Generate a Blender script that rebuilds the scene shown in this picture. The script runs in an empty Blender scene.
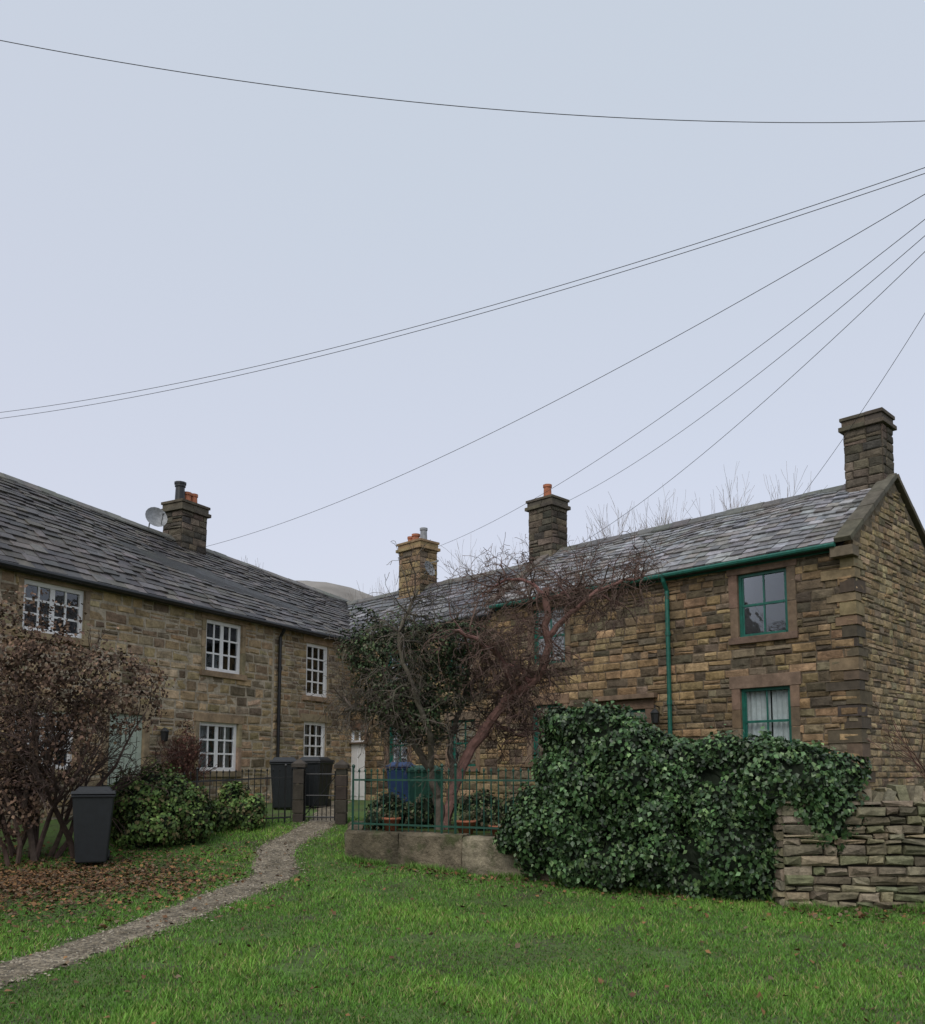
import bpy, math, random
import numpy as np
from mathutils import Vector, noise
R=random.Random(7); NR=np.random.RandomState(11)
S=bpy.context.scene
try:
    S.view_settings.view_transform='Standard'; S.view_settings.look='None'; S.view_settings.exposure=0
except Exception: pass
COL=S.collection
def link(o,parent=None):
    COL.objects.link(o)
    if parent is not None: o.parent=parent
    return o
def empty(name):
    e=bpy.data.objects.new(name,None); e.empty_display_size=.2; COL.objects.link(e); return e
V=Vector
# ---------------------------------------------------------------- materials
def newmat(name):
    m=bpy.data.materials.new(name); m.use_nodes=True; nt=m.node_tree
    return m,nt,nt.nodes,nt.links,nt.nodes['Principled BSDF']
def mat_attr(name,rough=.85,mot=(3.0,.65,1.25),fine=(35,.25,.02),spec=.3,big=None,metal=0,rvar=0,big2=None):
    m,nt,N,L,P=newmat(name)
    a=N.new('ShaderNodeAttribute'); a.attribute_name='Col'
    tc=N.new('ShaderNodeTexCoord')
    n1=N.new('ShaderNodeTexNoise'); n1.inputs['Scale'].default_value=mot[0]; n1.inputs['Detail'].default_value=8; n1.inputs['Roughness'].default_value=.7
    L.new(tc.outputs['Object'],n1.inputs['Vector'])
    mr=N.new('ShaderNodeMapRange'); mr.inputs['From Min'].default_value=.3; mr.inputs['From Max'].default_value=.7
    mr.inputs['To Min'].default_value=mot[1]; mr.inputs['To Max'].default_value=mot[2]
    L.new(n1.outputs['Fac'],mr.inputs['Value'])
    vm=N.new('ShaderNodeVectorMath'); vm.operation='SCALE'
    L.new(a.outputs['Color'],vm.inputs[0]); L.new(mr.outputs['Result'],vm.inputs['Scale'])
    out=vm.outputs[0]
    for bg_ in (big,big2):
        if not bg_: continue
        n3=N.new('ShaderNodeTexNoise'); n3.inputs['Scale'].default_value=bg_[0]; n3.inputs['Detail'].default_value=7; n3.inputs['Roughness'].default_value=.6
        L.new(tc.outputs['Object'],n3.inputs['Vector'])
        m3=N.new('ShaderNodeMapRange'); m3.inputs['From Min'].default_value=bg_[1]; m3.inputs['From Max'].default_value=bg_[2]
        m3.inputs['To Max'].default_value=bg_[4]
        L.new(n3.outputs['Fac'],m3.inputs['Value'])
        mx=N.new('ShaderNodeMixRGB'); L.new(m3.outputs['Result'],mx.inputs[0]); L.new(out,mx.inputs[1]); mx.inputs[2].default_value=(*bg_[3],1)
        out=mx.outputs[0]
    L.new(out,P.inputs['Base Color'])
    n2=N.new('ShaderNodeTexNoise'); n2.inputs['Scale'].default_value=fine[0]; n2.inputs['Detail'].default_value=8; n2.inputs['Roughness'].default_value=.65
    L.new(tc.outputs['Object'],n2.inputs['Vector'])
    b=N.new('ShaderNodeBump'); b.inputs['Strength'].default_value=fine[1]; b.inputs['Distance'].default_value=fine[2]
    L.new(n2.outputs['Fac'],b.inputs['Height']); L.new(b.outputs['Normal'],P.inputs['Normal'])
    P.inputs['Roughness'].default_value=rough; P.inputs['Specular IOR Level'].default_value=spec; P.inputs['Metallic'].default_value=metal
    if rvar:
        m4=N.new('ShaderNodeMapRange'); m4.inputs['From Min'].default_value=.35; m4.inputs['From Max'].default_value=.65
        m4.inputs['To Min'].default_value=rough-rvar; m4.inputs['To Max'].default_value=rough+rvar
        L.new(n1.outputs['Fac'],m4.inputs['Value']); L.new(m4.outputs['Result'],P.inputs['Roughness'])
    return m
def mat_flat(name,col,rough=.6,spec=.4,metal=0,nscale=12,var=.25,bump=.1):
    m,nt,N,L,P=newmat(name)
    tc=N.new('ShaderNodeTexCoord'); n=N.new('ShaderNodeTexNoise'); n.inputs['Scale'].default_value=nscale; n.inputs['Detail'].default_value=6
    L.new(tc.outputs['Object'],n.inputs['Vector'])
    r=N.new('ShaderNodeValToRGB'); r.color_ramp.elements[0].position=.3; r.color_ramp.elements[1].position=.7
    r.color_ramp.elements[0].color=(*[c*(1-var) for c in col],1); r.color_ramp.elements[1].color=(*[min(1,c*(1+var)) for c in col],1)
    L.new(n.outputs['Fac'],r.inputs[0]); L.new(r.outputs[0],P.inputs['Base Color'])
    b=N.new('ShaderNodeBump'); b.inputs['Strength'].default_value=bump; b.inputs['Distance'].default_value=.01
    L.new(n.outputs['Fac'],b.inputs['Height']); L.new(b.outputs['Normal'],P.inputs['Normal'])
    P.inputs['Roughness'].default_value=rough; P.inputs['Specular IOR Level'].default_value=spec; P.inputs['Metallic'].default_value=metal
    return m
M_stone=mat_attr('sandstone',.9,(7,.5,1.45),(22,.9,.03),.2,big=(1.1,.5,.68,(.035,.03,.023),.6),big2=(3,.6,.78,(.055,.055,.035),.4))
M_stoneL=mat_attr('sandstone_light',.9,(7,.55,1.4),(22,.9,.03),.2,big=(1.0,.53,.75,(.06,.045,.032),.5))
M_dress=mat_attr('dressed_stone',.85,(5,.55,1.3),(30,.6,.012),.25,big=(1.5,.5,.75,(.055,.045,.035),.55))
M_slab=mat_attr('mossy_slab',.9,(5,.5,1.35),(14,1,.05),.2,big=(1.6,.45,.62,(.04,.036,.025),.75),big2=(3.2,.52,.66,(.055,.08,.022),.65))
M_slate=mat_attr('stone_slate_wet',.58,(6,.5,1.5),(24,.7,.015),.45,big=(1.1,.55,.75,(.05,.058,.03),.35),rvar=.14)
M_leaf=mat_attr('leaf',.6,(8,.8,1.2),(40,.1,.003),.22)
M_ivy=mat_attr('ivy_leaf',.42,(8,.8,1.2),(40,.1,.003),.4)
M_dull=mat_attr('dead_leaf',.8,(8,.75,1.25),(40,.1,.003),.2)
M_bark=mat_attr('bark',.9,(12,.6,1.35),(60,.5,.01),.2)
M_ptg=mat_flat('green_paint',(.008,.10,.072),.45,.5)
M_ptw=mat_flat('white_paint',(.82,.82,.81),.5,.4,var=.04)
M_ptp=mat_flat('pale_green_paint',(.42,.48,.40),.6,.3,var=.12)
M_blk=mat_flat('black_iron',(.012,.013,.014),.45,.5)
M_cab=mat_flat('cable_sheath',(.05,.05,.055),.6,.3)
M_grn_iron=mat_flat('green_iron',(.012,.06,.04),.5,.5)
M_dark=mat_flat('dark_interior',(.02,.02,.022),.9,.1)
M_curt=mat_flat('curtain_cloth',(.65,.67,.67),.9,.1,var=.1)
M_terra=mat_flat('terracotta',(.36,.14,.08),.8,.2)
M_lead=mat_flat('grey_metal',(.22,.23,.24),.5,.5)
M_wood=mat_flat('weathered_wood',(.11,.08,.055),.9,.2)
M_blue=mat_flat('blue_plastic',(.02,.045,.12),.5,.4,var=.15)
M_bin=mat_flat('dark_plastic',(.016,.019,.022),.45,.5,var=.15)
def glassmat():
    m,nt,N,L,P=newmat('window_glass'); N.remove(P)
    t=N.new('ShaderNodeBsdfTransparent'); t.inputs[0].default_value=(.8,.85,.85,1)
    g=N.new('ShaderNodeBsdfGlossy'); g.inputs['Roughness'].default_value=.03; g.inputs['Color'].default_value=(.9,.95,1,1)
    tc=N.new('ShaderNodeTexCoord'); n=N.new('ShaderNodeTexNoise'); n.inputs['Scale'].default_value=2.5
    b=N.new('ShaderNodeBump'); b.inputs['Strength'].default_value=.12; b.inputs['Distance'].default_value=.05
    L.new(tc.outputs['Object'],n.inputs['Vector']); L.new(n.outputs['Fac'],b.inputs['Height']); L.new(b.outputs['Normal'],g.inputs['Normal'])
    f=N.new('ShaderNodeFresnel'); f.inputs[0].default_value=1.9
    x=N.new('ShaderNodeMixShader'); L.new(f.outputs[0],x.inputs[0]); L.new(t.outputs[0],x.inputs[1]); L.new(g.outputs[0],x.inputs[2])
    L.new(x.outputs[0],N['Material Output'].inputs[0]); return m
M_glass=glassmat()
# ---------------------------------------------------------------- mesh builder
class MB:
    def __init__(s): s.v=[];s.f=[];s.c=[]
    def add(s,vs,fs,col=(.5,.5,.5)):
        k=len(s.v); s.v+= [tuple(x) for x in vs]; s.f+=[tuple(i+k for i in f) for f in fs]; s.c+=[col]*len(vs)
    def box8(s,p,col=(.5,.5,.5)):
        s.add(p,[(0,1,2,3),(7,6,5,4),(0,4,5,1),(1,5,6,2),(2,6,7,3),(3,7,4,0)],col)
    def build(s,name,mat,parent=None,smooth=False,bevel=0):
        me=bpy.data.meshes.new(name); me.from_pydata(s.v,[],s.f)
        a=me.color_attributes.new('Col','FLOAT_COLOR','POINT')
        arr=np.ones((len(s.v),4),dtype=np.float32); arr[:,:3]=np.array(s.c,dtype=np.float32).reshape(-1,3); a.data.foreach_set('color',arr.ravel())
        me.materials.append(mat)
        if smooth: me.polygons.foreach_set('use_smooth',[True]*len(me.polygons))
        me.update(); o=bpy.data.objects.new(name,me); link(o,parent)
        if bevel:
            md=o.modifiers.new('bevel','BEVEL'); md.width=bevel; md.segments=2; md.limit_method='ANGLE'
        return o
class Fr:
    """facade frame: a along wall, n outwards, z up"""
    def __init__(s,o,u,n): s.o=V((o[0],o[1],0)); s.u=V((u[0],u[1],0)).normalized(); s.n=V((n[0],n[1],0)).normalized()
    def P(s,a,n,z): return s.o+s.u*a+s.n*n+V((0,0,z))
def lbox(b,F,a0,a1,n0,n1,z0,z1,col=(.5,.5,.5)):
    P=F.P; b.box8([P(a0,n0,z0),P(a1,n0,z0),P(a1,n1,z0),P(a0,n1,z0),P(a0,n0,z1),P(a1,n0,z1),P(a1,n1,z1),P(a0,n1,z1)],col)
def wbox(b,x,y,z,sx,sy,sz,col=(.5,.5,.5),rot=0):
    F=Fr((x,y),(math.cos(rot),math.sin(rot)),(-math.sin(rot),math.cos(rot))); lbox(b,F,-sx/2,sx/2,-sy/2,sy/2,z,z+sz,col)
def tube(b,pts,rad,sides=6,col=(.2,.15,.1),cap=True):
    pts=[V(p) for p in pts]; n=len(pts); vs=[];fs=[]
    t=(pts[1]-pts[0]).normalized(); r=t.orthogonal().normalized()
    for i in range(n):
        if i<n-1: t2=(pts[i+1]-pts[i])
        else: t2=pts[i]-pts[i-1]
        if i>0 and i<n-1: t2=(pts[i+1]-pts[i-1])
        t2=t2.normalized(); r=(r-t2*r.dot(t2)); 
        if r.length<1e-5: r=t2.orthogonal()
        r.normalize(); q=t2.cross(r); R_=rad[i] if not isinstance(rad,(int,float)) else rad
        for j in range(sides):
            a=2*math.pi*j/sides; vs.append(pts[i]+(r*math.cos(a)+q*math.sin(a))*R_)
    for i in range(n-1):
        for j in range(sides):
            j2=(j+1)%sides; fs.append((i*sides+j,i*sides+j2,(i+1)*sides+j2,(i+1)*sides+j))
    if cap: fs.append(tuple(range(sides-1,-1,-1))); fs.append(tuple((n-1)*sides+j for j in range(sides)))
    b.add(vs,fs,col)
def lathe(b,c,prof,sides=16,col=(.5,.5,.5)):
    vs=[];fs=[]
    for r,z in prof:
        for j in range(sides):
            a=2*math.pi*j/sides; vs.append((c[0]+r*math.cos(a),c[1]+r*math.sin(a),c[2]+z))
    for i in range(len(prof)-1):
        for j in range(sides):
            j2=(j+1)%sides; fs.append((i*sides+j,i*sides+j2,(i+1)*sides+j2,(i+1)*sides+j))
    b.add(vs,fs,col)
def jit(c,v=.15,h=.06):
    k=1+R.uniform(-v,v); return tuple(max(.004,x*k*(1+R.uniform(-h,h))) for x in c)
# ---------------------------------------------------------------- stonework
def pick(p):
    return jit(R.choices([q[0] for q in p],[q[1] for q in p])[0],.2)
PAL_R=[((.28,.195,.105),3),((.235,.165,.09),3),((.10,.08,.055),1.6),((.19,.15,.10),2.2),((.34,.245,.13),1.2),((.15,.115,.07),1.8)]
PAL_L=[((.42,.31,.18),3),((.34,.25,.145),3),((.18,.14,.095),1.2),((.47,.36,.225),1.6),((.28,.215,.14),2)]
PAL_G=[((.33,.25,.145),3),((.28,.205,.115),3),((.17,.135,.09),1.4),((.24,.19,.125),2),((.37,.29,.17),1.6)]
PAL_CH=[((.10,.085,.065),3),((.15,.12,.09),2),((.065,.058,.048),2)]
PAL_CHT=[((.28,.20,.11),3),((.23,.165,.10),2),((.16,.125,.085),1)]
PAL_D=[((.23,.20,.14),3),((.30,.25,.17),2),((.15,.13,.09),2),((.17,.17,.10),1.5)]
def stone(b,F,a0,a1,z0,z1,dep,col,j=.008,back=-.02,ch=.5):
    w=a1-a0;h=z1-z0; c=min(w,h)*.16*ch*2
    jz=[R.uniform(-j,j)*.7 for _ in range(4)]
    def q(e,n,jj,k=1): return [F.P(a0+e+R.uniform(-jj,jj),n+R.uniform(-jj,jj)*.9,z0+e+R.uniform(-jj,jj)+jz[0]*k),F.P(a1-e+R.uniform(-jj,jj),n+R.uniform(-jj,jj)*.9,z0+e+R.uniform(-jj,jj)+jz[1]*k),
        F.P(a1-e+R.uniform(-jj,jj),n+R.uniform(-jj,jj)*.9,z1-e+R.uniform(-jj,jj)+jz[2]*k),F.P(a0+e+R.uniform(-jj,jj),n+R.uniform(-jj,jj)*.9,z1-e+R.uniform(-jj,jj)+jz[3]*k)]
    vs=q(0,back,0)+q(c*.12,dep*.55,j*.6)+q(c,dep,j)
    ctr=F.P((a0+a1)/2+R.uniform(-.2,.2)*w,dep*R.uniform(.95,1.35),(z0+z1)/2+R.uniform(-.2,.2)*h); vs.append(ctr)
    fs=[(8,9,12),(9,10,12),(10,11,12),(11,8,12)]
    for k in (0,4):
        for i in range(4):
            i2=(i+1)%4; fs.append((k+i,k+i2,k+4+i2,k+4+i))
    b.add(vs,fs,col)
def stonewall(b,F,L,z0,z1,ops=(),top=None,pal=PAL_R,rh=(.13,.24),sw=(.2,.6),dep=.03,gap=.012,j=.008,a_start=0):
    z=z0
    while z<z1-.02:
        h=R.uniform(*rh); 
        if z+h>z1-.05: h=z1-z
        segs=[(a_start,L,z,z+h)]
        for (oa,ob,oz0,oz1) in ops:
            if oz1<=z or oz0>=z+h: continue
            ns=[]
            for (a,c,p,q) in segs:
                if ob<=a or oa>=c: ns.append((a,c,p,q)); continue
                if oa>a: ns.append((a,oa,p,q))
                if ob<c: ns.append((ob,c,p,q))
                m0,m1=max(a,oa),min(c,ob)
                if oz0>p+.05: ns.append((m0,m1,p,oz0))
                if oz1<q-.05: ns.append((m0,m1,oz1,q))
            segs=ns
        for (a,c,p,q) in segs:
            x=a
            while x<c-.02:
                w=R.uniform(*sw)*(0.7+h/rh[1]*.5)
                if x+w>c-.12: w=c-x
                if w>sw[1]*1.5: w=w/2
                qq=q
                if top:
                    t=min(top(x),top(x+w)); 
                    if t<p+.04: x+=w; continue
                    qq=min(q,t)
                if qq-p>.13 and R.random()<.2:
                    m_=p+(qq-p)*R.uniform(.4,.6)
                    for (s0,s1) in ((p,m_),(m_,qq)): stone(b,F,x+gap/2,x+w-gap/2,s0+gap/2,s1-gap/2,dep*R.uniform(.6,1.3),pick(pal),j)
                else: stone(b,F,x+gap/2,x+w-gap/2,p+gap/2,qq-gap/2,dep*R.uniform(.6,1.3),pick(pal),j)
                x+=w
        z+=h
def backing(b,F,L,z0,z1,ops,col,a0=0,top=None,n=0):
    xs=sorted(set([a0,L]+[v for o in ops for v in o[:2]])); zs=sorted(set([z0,z1]+[v for o in ops for v in o[2:4]]))
    for i in range(len(xs)-1):
        for k in range(len(zs)-1):
            cx=(xs[i]+xs[i+1])/2; cz=(zs[k]+zs[k+1])/2
            if any(o[0]<cx<o[1] and o[2]<cz<o[3] for o in ops): continue
            b.add([F.P(xs[i],n,zs[k]),F.P(xs[i+1],n,zs[k]),F.P(xs[i+1],n,zs[k+1]),F.P(xs[i],n,zs[k+1])],[(0,1,2,3)],col)
class Parts:
    def __init__(s): s.d={}
    def __getitem__(s,k):
        if k not in s.d: s.d[k]=MB()
        return s.d[k]
def window(pt,F,a0,a1,z0,z1,cols,rows,fk,sk='dress',scol=(.2,.15,.1),jamb=.13,lint=.2,sill=.13,curtain=0,mull=0,bar=.022,fw=.055,sashes=True,proud=.045):
    s=pt[sk]; d=-.16
    if jamb:
        zz=z0
        while zz<z1-.01:
            h=min(R.uniform(.35,.6),z1-zz)
            if z1-zz-h<.2: h=z1-zz
            lbox(s,F,a0-jamb+R.uniform(-.01,.01),a0,d,proud,zz+.003,zz+h-.003,jit(scol)); lbox(s,F,a1,a1+jamb+R.uniform(-.01,.01),d,proud,zz+.003,zz+h-.003,jit(scol)); zz+=h
    else:
        lbox(s,F,a0-.01,a0,d,.01,z0,z1,jit(scol)); lbox(s,F,a1,a1+.01,d,.01,z0,z1,jit(scol))
    e=max(jamb,.13)
    lbox(s,F,a0-e-.04,a1+e+.04,d,proud+.006,z1,z1+lint,jit(scol)); lbox(s,F,a0-e-.02,a1+e+.02,d,proud+.045,z0-sill,z0,jit(scol))
    f=pt[fk]; n1=-.03; n0=-.09
    lbox(f,F,a0,a0+fw,n0,n1,z0,z1); lbox(f,F,a1-fw,a1,n0,n1,z0,z1)
    lbox(f,F,a0+fw,a1-fw,n0,n1,z1-fw,z1); lbox(f,F,a0+fw,a1-fw,n0,n1+.03,z0,z0+fw)
    A0,A1,Z0,Z1=a0+fw,a1-fw,z0+fw,z1-fw
    zm=(Z0+Z1)/2
    if sashes:
        lbox(f,F,A0,A1,n0+.01,n1-.012,zm-.022,zm+.022)
        for x in (A0,A1-.03): lbox(f,F,x,x+.03,n0+.02,n1-.022,Z0,Z1)
    for i in range(1,cols):
        x=A0+(A1-A0)*i/cols; w=bar*(2.6 if (mull and i==mull) else 1); lbox(f,F,x-w/2,x+w/2,n0+.015,n1-.02,Z0,Z1)
    for i in range(1,rows):
        z=Z0+(Z1-Z0)*i/rows
        if sashes and abs(z-zm)<.03: continue
        lbox(f,F,A0,A1,n0+.018,n1-.024,z-bar/2,z+bar/2)
    g=pt['glass']; g.add([F.P(A0,n0+.02,Z0),F.P(A1,n0+.02,Z0),F.P(A1,n0+.02,Z1),F.P(A0,n0+.02,Z1)],[(0,1,2,3)])
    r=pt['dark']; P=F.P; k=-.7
    r.add([P(a0,-.14,z0),P(a1,-.14,z0),P(a1,-.14,z1),P(a0,-.14,z1),P(a0,k,z0),P(a1,k,z0),P(a1,k,z1),P(a0,k,z1)],[(4,5,6,7),(0,4,5,1),(1,5,6,2),(2,6,7,3),(3,7,4,0)])  # near-black box behind the glass, painted darkness of an unlit room
    if curtain:
        c=pt['curtain']; W=(A1-A0)
        spans={1:[(A0,A0+W*.3),(A1-W*.3,A1)],2:[(A0,A0+W*.45),(A1-W*.52,A1)],3:[(A0,A1)]}[curtain]
        for (x0,x1) in spans:
            m=14; vs=[];fs=[]
            for i in range(m+1):
                x=x0+(x1-x0)*i/m; n=-.15+.022*math.sin(i*1.9+x0*7)
                vs+= [P(x,n,z0+.02),P(x,n,Z1)]
            for i in range(m): fs.append((2*i,2*i+2,2*i+3,2*i+1))
            c.add(vs,fs)
MATS={'dress':M_dress,'green':M_ptg,'white':M_ptw,'pale':M_ptp,'glass':M_glass,'dark':M_dark,'curtain':M_curt,'black':M_blk,'terra':M_terra,'lead':M_lead,'slate':M_slate,'stone':M_stone,'stoneL':M_stoneL}
NMS={'dress':'stone_surrounds','green':'green_joinery','white':'white_sash_frames','pale':'pale_door','glass':'glass_panes','dark':'dark_room_box','curtain':'curtains','black':'black_ironwork','terra':'clay_pots','lead':'metal_fittings','slate':'roof_slates','stone':'walls','stoneL':'walls'}
def finish(pt,root):
    for k,b in pt.d.items():
        b.build(NMS[k],MATS[k],root,bevel=.009 if k=='dress' else 0)
def roof(b,e0,e1,r0,r1,rowh=.27,cols=((.11,.11,.115),),tw=(.22,.42),th=.022):
    e0,e1,r0,r1=map(V,(e0,e1,r0,r1)); 
    SL=(r0-e0).length; L=(e1-e0).length; along=(e1-e0).normalized(); nrm=along.cross((r0-e0).normalized()); 
    if nrm.z<0: nrm=-nrm
    def Q(a,v,n):
        p=e0.lerp(e1,a).lerp(r0.lerp(r1,a),v); sag=-.035*math.sin(a*9+v*3)*math.sin(v*3.1)-.02*math.sin(a*23+1)*v; return p+nrm*(n+sag)
    n=int(SL/rowh); v=0; hh=[1.25-.5*i/n for i in range(n)]; tot=sum(hh)
    b.add([Q(0,0,-.06),Q(1,0,-.06),Q(1,1,-.06),Q(0,1,-.06),Q(0,0,-.12),Q(1,0,-.12),Q(1,1,-.12),Q(0,1,-.12)],[(0,1,2,3),(7,6,5,4),(0,4,5,1),(2,6,7,3)],(.03,.03,.03))
    for i in range(n):
        h=hh[i]/tot
        x=-R.uniform(0,.2); rc=R.uniform(.85,1.15)
        while x<L:
            w=R.uniform(*tw)*(.8+hh[i]*.35); a0=max(0,(x+.005)/L); a1=min(1,(x+w-.005)/L)
            if a1>a0+.0005:
                j=R.uniform(-.006,.012); t=th*R.uniform(.8,1.7); vb=v+R.uniform(-.09,.04)*h; vt=min(1,v+h*1.35)
                c=jit(R.choice(cols),.25,.04); c=tuple(q*rc for q in c); lo=.022+j; sk=R.uniform(-.03,.03)*h
                p=[Q(a0,vb,lo),Q(a1,vb+sk,lo+R.uniform(-.006,.006)),Q(a1,vt,-.006),Q(a0,vt,-.006)]
                b.box8(p+[x_+nrm*t for x_ in p],c)
            x+=w
        v+=h
def ridge(b,r0,r1,col=(.16,.15,.14)):
    r0,r1=V(r0),V(r1); L=(r1-r0).length; d=(r1-r0).normalized(); s=d.cross(V((0,0,1))).normalized(); x=0
    while x<L:
        w=min(R.uniform(.4,.5),L-x)
        p0=r0+d*(x+.004); p1=r0+d*(x+w-.004); k=R.uniform(-.012,.012); up=V((0,0,.085+k)); c=jit(col)
        vs=[p0+s*.17-V((0,0,.06)),p0+up,p0-s*.17-V((0,0,.06)),p1+s*.17-V((0,0,.06)),p1+up,p1-s*.17-V((0,0,.06))]
        vs+=[q-V((0,0,.035)) for q in vs]
        b.add(vs,[(0,1,4,3),(1,2,5,4),(6,9,10,7),(7,10,11,8),(0,6,7,1),(1,7,8,2),(3,4,10,9),(4,5,11,10),(0,3,9,6),(2,8,11,5)],c); x+=w
def chimney(pt,c,u,w,d,z0,z1,pal,pots=(),sk='stone'):
    u=V((u[0],u[1],0)).normalized(); nn=V((-u.y,u.x,0)); cc=V((c[0],c[1],0)); b=pt[sk]
    zc=z1-.28
    for (o,uu,no,L) in ((cc-u*w/2+nn*d/2,u,nn,w),(cc-u*w/2-nn*d/2,u,-nn,w),(cc+u*w/2-nn*d/2,nn,u,d),(cc-u*w/2-nn*d/2,nn,-u,d)):
        F=Fr(o,uu,no); 
        b.add([F.P(0,0,z0),F.P(L,0,z0),F.P(L,0,z1),F.P(0,0,z1)],[(0,1,2,3)],(.08,.065,.05))
        stonewall(b,F,L,z0,zc,pal=pal,rh=(.15,.2),sw=(.22,.42),dep=.025,j=.012)
    F=Fr(cc,u,nn); q=pt['dress']; col=pal[0][0]
    def slab(e,za,zb):
        lbox(q,F,-w/2-e,-w*.1,-d/2-e,d/2+e,za,zb+R.uniform(-.006,.006),jit(col,.1)); lbox(q,F,-w*.1+.004,w/2+e,-d/2-e-.005,d/2+e+.004,za,zb,jit(col,.1))
    slab(.08,zc,zc+.09); slab(.03,zc+.09,z1-.07); slab(.06,z1-.07,z1)
    slab(.045,z0+.38,z0+.43)
    for (a,r,h,mk) in pots:
        p=F.P(a,0,z1); lathe(pt[mk],p,[(r*1.15,0),(r*1.15,.05),(r,.06),(r*.9,h-.08),(r*1.08,h-.07),(r*1.08,h),(r*.8,h),(r*.78,h-.2)],14)
    lbox(q,F,-w/2+.1,w/2-.1,-d/2+.1,d/2-.1,z1,z1+.05,(.25,.23,.2))
CA=.70711
# ================================================================ right cottage (green joinery)
root=empty('stone_cottage'); pt=Parts()
A=(6.85,15.5); U=(-CA,CA); FR=Fr(A,U,(-CA,-CA)); LR=8.5; ZB=.55; EZ=5.72; RZ=7.27; HD=2.2; DD=4.6
wr=[(1.21,2.2,1.96,3.22),(1.2,2.19,4.2,5.42),(4.32,5.26,.9,2.95),(6.5,7.4,1.9,3.18),(6.4,7.35,4.1,5.4)]
stonewall(pt['stone'],FR,LR,ZB,EZ,wr,pal=PAL_R,rh=(.10,.2),sw=(.16,.46),gap=.016,j=.011)
backing(pt['stone'],FR,LR,ZB,EZ,wr,(.15,.12,.085),n=.008)
SC=(.185,.13,.088)
window(pt,FR,*wr[0],2,2,'green',scol=SC,jamb=.17,lint=.24,curtain=2,bar=.026,sashes=True)
window(pt,FR,*wr[1],2,2,'green',scol=SC,jamb=.17,lint=.2,curtain=0,bar=.026)
window(pt,FR,*wr[3],2,2,'green',scol=SC,jamb=.16,lint=.22,curtain=1,bar=.026)
window(pt,FR,*wr[4],2,2,'green',scol=SC,jamb=.16,lint=.2,curtain=0,bar=.026)
window(pt,FR,4.32,5.26,2.42,2.95,2,1,'green',scol=SC,jamb=.17,lint=.2,sill=.06,sashes=False)
lbox(pt['dress'],FR,4.15,4.32,-.16,.045,.9,2.36,SC); lbox(pt['dress'],FR,5.26,5.43,-.16,.045,.9,2.36,SC)
lbox(pt['dress'],FR,4.0,5.6,-.1,.4,.75,.9,SC)
lbox(pt['dress'],FR,4.02,5.56,.0,.17,3.16,3.26,SC)
lbox(pt['green'],FR,4.32,5.26,-.14,-.09,.9,2.36)
for (x0,x1) in ((4.42,4.75),(4.83,5.16)):
    for (q0,q1) in ((1.0,1.55),(1.65,2.28)): lbox(pt['green'],FR,x0,x1,-.09,-.075,q0,q1)
FG=Fr(A,(CA,CA),(CA,-CA)); topf=lambda a: EZ+(RZ-EZ)*(1-abs(a-HD)/HD) if a<HD else RZ-(RZ-EZ)*(a-HD)/(DD-HD)
stonewall(pt['stone'],FG,DD,ZB,RZ-.02,[],topf,pal=PAL_G,rh=(.09,.16),sw=(.14,.36),dep=.025,gap=.018,j=.011)
b=pt['stone']; P=FG.P
b.add([P(0,.006,ZB),P(DD,.006,ZB),P(DD,.006,EZ),P(HD,.006,RZ),P(0,.006,EZ)],[(0,1,2,3,4)],(.16,.13,.09))
FB=Fr(FR.P(0,-DD,0).xy,U,(CA,CA)); stonewall(b,FB,LR,ZB,EZ,[],pal=PAL_R,rh=(.2,.3),sw=(.4,.8)); backing(b,FB,LR,ZB,EZ,[],(.12,.095,.065))
P=FR.P; b.add([P(LR,0,ZB),P(LR,-DD,ZB),P(LR,-DD,EZ),P(LR,-HD,RZ),P(LR,0,EZ)],[(0,1,2,3,4)],(.12,.095,.065))
z=ZB; k=0
while z<EZ-.1:
    h=R.uniform(.14,.26); h=min(h,EZ-z); w1,w2=(.44,.2) if k%2 else (.2,.42); w1*=R.uniform(.75,1.3); w2*=R.uniform(.75,1.3)
    c=jit(R.choice([(.13,.10,.068),(.19,.14,.085),(.075,.06,.045),(.10,.08,.055),(.23,.17,.10)]),.2); d0=.034+R.uniform(-.006,.008)
    g=.008; jj=lambda: R.uniform(-.01,.01)
    vs=[P(-d0+jj(),d0+jj(),z+g),P(w1,d0+jj(),z+g+jj()*.5),P(w1,-.03,z+g),P(.05,-.03,z+g),P(.05,-w2,z+g),P(-d0+jj(),-w2,z+g+jj()*.5)]
    vs+=[q+V((0,0,h-2*g+jj()*.4)) for q in vs]
    pt['dress'].add(vs,[(0,1,2,3,4,5),(11,10,9,8,7,6)]+[(i,(i+1)%6,6+(i+1)%6,6+i) for i in range(6)],c)
    z+=h; k+=1
GREY=((.19,.192,.20),(.225,.227,.235),(.135,.135,.14),(.26,.26,.265),(.18,.17,.16),(.15,.14,.13))
ov=.2; sl=(RZ-EZ)/HD
roof(pt['slate'],P(.1,ov,EZ-sl*ov+.08),P(LR,ov,EZ-sl*ov+.08),P(.1,-HD,RZ+.08),P(LR,-HD,RZ+.08),.19,GREY,(.15,.3))
roof(pt['slate'],P(LR,-DD-.1,EZ+.02),P(.1,-DD-.1,EZ+.02),P(LR,-HD,RZ+.08),P(.1,-HD,RZ+.08),.3,GREY)
ridge(pt['slate'],P(.1,-HD,RZ+.1),P(LR,-HD,RZ+.1),(.10,.098,.09))
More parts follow.
